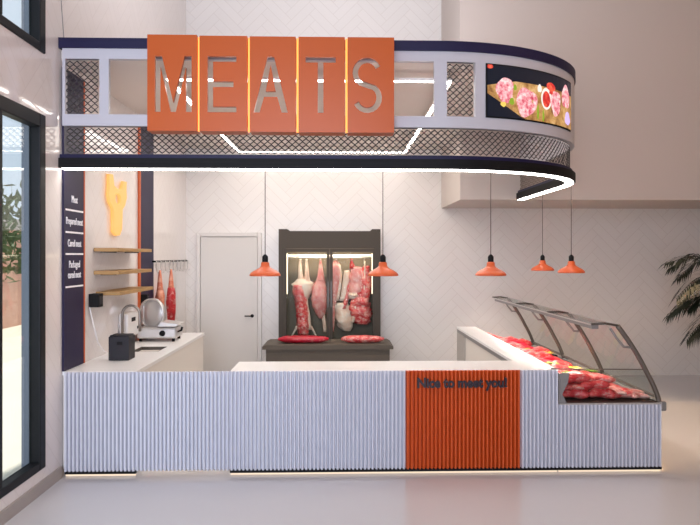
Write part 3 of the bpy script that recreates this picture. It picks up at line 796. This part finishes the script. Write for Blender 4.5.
# ------------------------------------------------------------------ things on the window-side wall
XW = XL+.004
t = thing('wall_sign', 'tall navy sign board listing kinds of meat in white', 'sign', (XW, 6.3, .925))
MB().box(XW, XW+.018, 6.03, 6.49, .925, 3.60).build('board', M['navy2'], t)
MB().box(XW, XW+.022, 6.491, 6.515, .925, 3.60).build('edge_light', M['amber_edge'], t)
rotL = Matrix(((0, 0, 1, 0), (1, 0, 0, 0), (0, 1, 0, 0), (0, 0, 0, 1)))   # text x->+y, y->+z, normal->+x
for body, z, wd in (('Meat', 2.425, .135), ('Prepared meat', 2.225, .385), ('Cured meat', 2.025, .31), ('Packaged', 1.835, .25), ('cured meat', 1.740, .30)):
    me = text_mesh(body, .092, .002, 0.0); xs = [v.co.x for v in me.vertices]; k = wd/(max(xs)-min(xs))
    place_text('lettering', me, M['text_white'], t, Matrix.Translation((XW+.020, 6.265, z)) @ rotL @ Matrix.Diagonal((k, 1, 1, 1)))
for z in (2.345, 2.145, 1.950, 1.655):
    MB().box(XW+.019, XW+.022, 6.06, 6.47, z, z+.016).build('rule_line', M['text_white'], t)
t = thing('wall_panel', 'narrow navy wall panel with an orange edge behind the shelves', 'wall panel', (XW, 8.6, .925))
MB().box(XW, XW+.016, 8.34, 8.92, .925, 3.60).build('board', M['navy2'], t)
MB().box(XW, XW+.02, 8.28, 8.338, .925, 3.60).build('edge_light', M['amber_edge'], t)
# neon hand
HO = [(7.162, 2.79), (7.272, 2.80), (7.31, 2.69), (7.40, 2.665), (7.52, 2.665), (7.58, 2.69), (7.62, 2.765), (7.73, 2.77), (7.72, 2.68), (7.735, 2.60), (7.67, 2.507), (7.59, 2.459), (7.565, 2.238), (7.50, 2.175), (7.38, 2.165), (7.29, 2.20), (7.30, 2.26), (7.285, 2.438), (7.17, 2.516), (7.14, 2.585), (7.165, 2.66)]
HH = [(7.44+.10*math.cos(-2*PI*i/16), 2.56+.066*math.sin(-2*PI*i/16)) for i in range(16)]
me = cut_plate(0, .0001, 0, .0001, [], 0, .0001)
cu = bpy.data.curves.new('neon', 'CURVE'); cu.dimensions = '2D'; cu.fill_mode = 'BOTH'; cu.extrude = .008; cu.bevel_depth = .008; cu.bevel_resolution = 2
for pts in (HO, HH):
    sp = cu.splines.new('POLY'); sp.points.add(len(pts)-1); sp.use_cyclic_u = True
    for p, q in zip(sp.points, pts): p.co = (q[0], q[1], 0, 1)
ob = bpy.data.objects.new('neon', cu); COL.objects.link(ob)
me = bpy.data.meshes.new_from_object(ob.evaluated_get(bpy.context.evaluated_depsgraph_get()))
bpy.data.objects.remove(ob); me.transform(Matrix.Translation((XW+.022, 0, 0)) @ rotL)
me.materials.clear(); me.materials.append(M['neon'])
t = thing('neon_sign', 'glowing orange neon hand sign with two raised horns', 'neon sign', (XW, 7.45, 2.17))
o3 = Vector(t['_o']); me.transform(Matrix.Translation(-o3))
ob = bpy.data.objects.new('neon_shape', me); COL.objects.link(ob); ob.parent = t
MB().box(XW, XW+.006, 7.42, 7.44, 2.25, 2.30).box(XW, XW+.006, 7.42, 7.44, 2.45, 2.48).build('standoff', M['black'], t)

def shelf(z, lab, y0=6.80, y1=7.98, th=.036):
    t = thing('wall_shelf', lab, 'shelf', (XW, (y0+y1)/2, z), 'wooden wall shelves')
    MB().box(XW, XW+.25, y0, y1, z, z+th).build('board', M['wood'], t, bevel=.003)
    for y in (y0+.2, y1-.2): MB().box(XW, XW+.16, y-.01, y+.01, z-.012, z).build('bracket', M['steel_dark'], t)
    return t
shelf(1.985, 'topmost oak shelf below the neon hand'); shelf(1.755, 'middle oak shelf between two other shelves'); shelf(1.545, 'lowest oak shelf above the sink tap', 6.86, 8.05)
def socket(y, z, s, lab):
    t = thing('wall_socket', lab, 'socket', (XW, y, z-s))
    MB().box(XW, XW+.095, y-s, y+s, z-s, z+s).build('cover', M['black'], t, bevel=.003)
    MB().box(XW+.095, XW+.099, y-s*.6, y+s*.6, z-s*.6, z+s*.6).build('insert', M['gadget'], t)
socket(6.73, 1.505, .065, 'black wall socket at the near end of the lowest shelf')
socket(8.38, 1.42, .05, 'small black wall socket under the far end of the lowest shelf')
# white cable looping down the wall
tag(MB().tube([(XW+.012, 6.66, 1.44), (XW+.02, 6.72, 1.3), (XW+.02, 6.86, 1.08), (XW+.03, 7.0, .97), (XW+.05, 7.1, .93)], .007, 8).build('cable', M['cable'], smooth=True), 'pale cable looping down the wall to the worktop', 'cable')

# hook rail with hanging cured meat
t = thing('hook_rail', 'black wall rail with a row of steel hooks past the worktop', 'rail', (XW, 9.95, 1.86))
MB().tube([(XW+.05, 8.86, 1.868), (XW+.05, 10.75, 1.868)], .008, 8).build('bar', M['steel_dark'], t)
for k in range(9):
    y = 8.86+k*.225
    MB().tube([(XW, y, 1.868), (XW+.06, y, 1.868)], .012, 8).build('bar_mount', M['black'], t)
    MB().tube([(XW+.05, y+.03, 1.88), (XW+.065, y+.035, 1.86), (XW+.05, y+.05, 1.80), (XW+.05, y+.09, 1.74), (XW+.07, y+.10, 1.71), (XW+.09, y+.09, 1.74)], .006, 6).build('hook', M['steel'], t)
def ham(y, m1, m2, lab, sd, w):
    t = thing('cured_ham', lab, 'meat', (XW+.16, y, .98), 'cured hams on the hook rail')
    x = XW+.095
    MB().tube([(XW+.075, y, 1.715), (XW+.095, y, 1.74), (x, y, 1.72)], .006, 6).build('string', M['cord'], t)
    a = MB(); blob(a, [(x, y, 1.755, .012, .012), (x, y, 1.70, .020, .022), (x, y, 1.62, .030, .030), (x, y, 1.54, .036, .04), (x, y, 1.48, .044, .048)], 12, .08, sd).build('shank', m1, t, smooth=True)
    b = MB(); blob(b, [(x, y, 1.50, .042*w, .048), (x, y, 1.42, .058*w, .07), (x, y, 1.32, .064*w, .085), (x, y, 1.22, .060*w, .08), (x, y, 1.14, .056*w, .075), (x, y, 1.06, .05*w, .06), (x, y, .995, .04*w, .05)], 14, .12, sd+3).build('ham_meat', m2, t, smooth=True)
    return t
ham(8.93, M['dried'], M['dried'], 'pale brown cured ham hanging closest to the meat slicer', 61, 1.0)
ham(9.52, M['dried'], M['cured'], 'dark red cured ham hanging beside the pale one', 62, 1.05)

# tap, black box, slicer, scale
t = thing('tap', 'steel gooseneck tap arching over the sink', 'tap', (-2.36, 7.45, .92))
arc = [(-2.36, 7.45, .93), (-2.36, 7.45, 1.28)]+[(-2.265-.095*math.cos(a), 7.45, 1.30+.10*math.sin(a)) for a in [PI*i/12 for i in range(13)]]+[(-2.17, 7.45, 1.20), (-2.17, 7.45, 1.12)]
MB().tube(arc, .015, 10).build('spout', M['tapsteel'], t, smooth=True)
MB().lathe([(0, 0), (.030, 0), (.028, .02), (.018, .03), (.018, .09), (0, .09)], (-2.36, 7.45, .92), 20).build('base', M['steel'], t, smooth=True)
MB().tube([(-2.345, 7.45, 1.0), (-2.30, 7.43, 1.03), (-2.27, 7.43, 1.035)], .007, 8).build('lever', M['steel'], t, smooth=True)
t = thing('knife_block', 'charcoal box standing on the white worktop in front of the sink', 'box', (-2.145, 6.76, .92))
MB().box(-2.245, -2.045, 6.66, 6.86, .921, 1.155).build('box_body', M['gadget'], t, bevel=.008)
MB().box(-2.16, -2.11, 6.652, 6.66, 1.075, 1.105).build('button_panel', M['black'], t)
MB().box(-2.235, -2.055, 6.67, 6.85, 1.155, 1.166).build('lid', M['gadget'], t, bevel=.004)
MB().tube([(-2.20, 6.84, 1.166), (-2.20, 6.84, 1.25), (-2.19, 6.84, 1.27)], .010, 8).build('handle', M['steel'], t, smooth=True)
t = thing('towel_dispenser', 'white wall dispenser with a black window above the sink', 'dispenser', (XW, 7.75, 1.03))
MB().box(XW, XW+.10, 7.56, 7.98, 1.03, 1.30).build('housing', M['cable'], t, bevel=.02)
MB().box(XW+.10, XW+.104, 7.70, 7.84, 1.20, 1.245).build('window', M['black'], t, bevel=.001)
MB().box(XW+.10, XW+.106, 7.91, 7.945, 1.10, 1.13).build('lock', M['black'], t)
t = thing('meat_slicer', 'steel meat slicer with a round blade on the worktop', 'slicer', (-2.22, 8.25, .92))
MB().box(-2.41, -1.94, 8.12, 8.48, .955, 1.09).build('base', M['steel'], t, bevel=.025)
bl = MB().lathe([(0, -.012), (.10, -.012), (.165, -.004), (.168, 0), (.165, .006), (.06, .014), (0, .016)], (0, 0, 0), 36)
R = Matrix.Rotation(math.radians(-25), 4, 'Z') @ Matrix.Rotation(PI/2, 4, 'X')
bl.v = [tuple(R @ Vector(v) + Vector((-2.255, 8.26, 1.245))) for v in bl.v]
bl.build('blade', M['steel'], t, smooth=True)
gd = MB().lathe([(.168, -.02), (.185, -.02), (.185, .03), (.168, .03), (.168, -.02)], (0, 0, 0), 36)
gd.v = [tuple(R @ Vector(v) + Vector((-2.255, 8.26, 1.245))) for v in gd.v]
gd.build('blade_guard', M['steel'], t, smooth=True)
MB().prism([(-2.37, 1.09), (-2.28, 1.09), (-2.26, 1.30), (-2.30, 1.36), (-2.36, 1.34)], lambda x, z: (x-.04, 8.30, z), lambda x, z: (x-.04, 8.46, z)).build('motor_housing', M['steel'], t, bevel=.02)
MB().prism([(-2.12, 1.10), (-1.90, 1.10), (-1.86, 1.13), (-2.08, 1.16)], lambda x, z: (x-.04, 8.10, z), lambda x, z: (x-.04, 8.40, z)).build('carriage', M['steel'], t, bevel=.006)
kb = MB().lathe([(0, 0), (.035, 0), (.032, .025), (0, .027)], (0, 0, 0), 20); kb.v = [(-2.10+x, 8.12-z, 1.02+y) for x, y, z in kb.v]
kb.build('knob', M['black'], t, smooth=True)
kb = MB().tube([(-1.94, 8.20, 1.03), (-1.89, 8.18, 1.05), (-1.88, 8.18, 1.09)], [.008, .014, .014], 8); kb.build('handle', M['black'], t, smooth=True)
for x in (-2.37, -1.98):
    for y in (8.16, 8.44): MB().lathe([(0, 0), (.02, 0), (.018, .036), (0, .036)], (x, y, .92), 12).build('foot', M['black'], t)

# ------------------------------------------------------------------ palm
t = thing('potted_palm', 'tall dark green palm in a planter near the tiled back wall', 'palm', (5.46, 9.0, 0))
MB().lathe([(0, 0), (.19, 0), (.24, .45), (.25, .46), (.23, .46), (.22, .40), (0, .40)], (5.46, 9.0, 0), 28).build('planter', M['pot'], t, smooth=True)
MB().lathe([(0, .43), (.215, .42)], (5.46, 9.0, 0), 20).build('soil', M['soil'], t)
for q in range(4):
    a = q*1.6; MB().tube([(5.46+.06*math.cos(a), 9+.06*math.sin(a), .40), (5.46+.09*math.cos(a), 9+.09*math.sin(a), .9), (5.46+.05*math.cos(a), 9+.05*math.sin(a), 1.35)], [.03, .024, .018], 8).build('trunk', M['trunk'], t, smooth=True)
def frond(a, L, rise, droop, z0=1.13, nl=34, lw=.33):
    mb = MB(); c = Vector((5.46, 9.0, z0)); d = Vector((math.cos(a), math.sin(a), 0)); s = Vector((-math.sin(a), math.cos(a), 0))
    P = lambda u: c+d*(L*u)+Vector((0, 0, rise*math.sin(min(1, u*1.15)*PI*.55)-droop*u**2.4))
    mb.tube([P(i/14) for i in range(15)], [.012*(1-.8*i/14) for i in range(15)], 6)
    for i in range(3, nl+1):
        u = i/nl; p = P(u); tg = (P(min(1, u+.02))-P(max(0, u-.02))).normalized(); le = lw*(.45+.75*math.sin(PI*u**.8))*(.9+random.random()*.2)
        for sd in (-1, 1):
            dr = (tg*.75+s*sd*.8+Vector((0, 0, .1-random.random()*.35))).normalized(); wv = dr.cross(Vector((0, 0, 1))).normalized()*.013
            q1 = p+dr*le*.5; q2 = p+dr*le+Vector((0, 0, -le*.35))
            mb.add([p-wv*.4, q1-wv, q2, q1+wv, p+wv*.4], [(0, 1, 3, 4), (1, 2, 3)])
    return mb.build('frond', M['leaf'], t)
for a, L, r, d in ((3.15, 1.05, .85, .12), (3.35, 1.05, .72, .45), (2.95, .95, .40, .40), (3.6, .85, .98, .25), (2.6, .9, .95, .3), (2.2, .9, .9, .4), (4.1, .9, .9, .4), (4.8, 1.0, .9, .4), (5.6, 1.0, .9, .5), (.2, 1.0, 1.0, .4), (1.2, .9, 1.0, .4), (3.2, .80, .15, .45), (1.8, .6, 1.15, .1), (3.9, .55, 1.15, .1), (3.0, .7, .45, .35), (3.5, .75, .3, .5), (2.7, .8, .6, .5)):
    frond(a, L, r, d)

# ------------------------------------------------------------------ outside the windows
struct('ground', MB().box(-30, XL-.2, -12, 40, -.22, -.12), M['pave'], 'sunlit paving outside the window')
ho = thing('neighbour_building', 'pinkish rendered building across the paving outside the window', 'building', (-13, 18, -.12))
MB().box(-18, -9.5, 15, 30, -.12, 2.7).build('walls', M['brick'], ho)
MB().box(-18.2, -9.3, 14.8, 30.2, 2.7, 3.0).build('roof', M['stone'], ho)
def tree(x, y, h, r, lab, sd):
    t = thing('tree', lab, 'tree', (x, y, -.12))
    MB().tube([(x, y, -.12), (x+.05, y, h*.35), (x-.05, y+.05, h*.7)], [.12, .09, .05], 8).build('trunk', M['bark'], t, smooth=True)
    mb = MB(); rg = random.Random(sd)
    for k in range(900):
        v = Vector((rg.gauss(0, 1), rg.gauss(0, 1), rg.gauss(0, 1))).normalized()*r*rg.random()**.4
        v.z *= .8; p = Vector((x, y, h*.75))+v; a, b = Vector((rg.gauss(0, 1), rg.gauss(0, 1), rg.gauss(0, 1))).normalized(), Vector((rg.gauss(0, 1), rg.gauss(0, 1), rg.gauss(0, 1))).normalized()
        mb.add([p, p+a*.14+b*.05, p+a*.26, p+a*.14-b*.05], [(0, 1, 2, 3)])
    mb.build('foliage', M['tree'], t)
tree(-5.8, 10.8, 3.1, 1.15, 'leafy green tree outside the tall window', 3)
tree(-7.6, 13.5, 3.0, 1.0, 'smaller tree further off outside the tall window', 5)

# ------------------------------------------------------------------ light, camera
wd = bpy.data.worlds.new('sky'); scn.world = wd; wd.use_nodes = True
bg = wd.node_tree.nodes['Background']; bg.inputs[0].default_value = lin('#dfe8f6'); bg.inputs[1].default_value = 1.05
def area(name, loc, rot, sx, sy, power, col, spread=None):
    l = bpy.data.lights.new(name, 'AREA'); l.shape = 'RECTANGLE'; l.size = sx; l.size_y = sy; l.energy = power; l.color = lin(col)[:3]
    if spread: l.spread = spread
    o = bpy.data.objects.new(name, l); COL.objects.link(o); o.location = loc; o.rotation_euler = rot; return o
sun = bpy.data.lights.new('sun', 'SUN'); sun.energy = 6.0; sun.angle = .02; sun.color = lin('#fff3e0')[:3]
so = bpy.data.objects.new('sun', sun); COL.objects.link(so); so.rotation_euler = Vector((-.12, -1, -1.1)).to_track_quat('-Z', 'Y').to_euler(); so.location = (-6, 20, 12)
area('daylight_entrance', (-.75, -3.05, 2.6), (PI/2, 0, math.radians(12)), 3.2, 4.6, 195, '#dde5fa', math.radians(105))
area('warm_fill', (4.0, 4.5, 6.55), (0, 0, 0), 3.0, 3.0, 65, '#ffc894')  # unseen area light added to warm the right side of the room
area('shop_fill', (-.3, 8.5, 3.55), (0, 0, 0), 2.6, 3.2, 58, '#fff7ee')  # unseen area light added below the loop to brighten the white back wall
area('fridge_fill', (-.145, 10.52, 2.03), (math.radians(22), 0, 0), 1.3, .05, 10, '#ffe8cc')  # added area light without a fixture, brightens the hanging meat
area('upper_fill', (.2, 7.7, 3.95), (PI, 0, 0), 2.2, 2.4, 66, '#f8f8ff')  # unseen upward light added to brighten the upper wall and bulkhead

sp = bpy.data.lights.new('aisle_downlight', 'SPOT'); sp.energy = 700; sp.spot_size = math.radians(38); sp.spot_blend = .8; sp.shadow_soft_size = .12; sp.color = lin('#ffd9a8')[:3]
spo = bpy.data.objects.new('aisle_downlight', sp); COL.objects.link(spo); spo.location = (4.2, 7.6, 6.5)
cam = bpy.data.cameras.new('camera'); cam.sensor_width = 36; cam.lens = 678/700*36
cam.shift_x = -.0106; cam.shift_y = -.0093
co = bpy.data.objects.new('camera', cam); COL.objects.link(co)
co.location = (0, 0, 1.94); co.rotation_euler = (PI/2, 0, -math.radians(1.55)); scn.camera = co
vs = scn.view_settings; vs.view_transform = 'Standard'; vs.look = 'None'; vs.gamma = 1; vs.use_curve_mapping = False; vs.exposure = 0.3
scn.cycles.use_denoising = True
scn.cycles.max_bounces = 10; scn.cycles.transparent_max_bounces = 16; scn.cycles.sample_clamp_indirect = 6
for o in scn.objects:
    if '_o' in o: del o['_o']
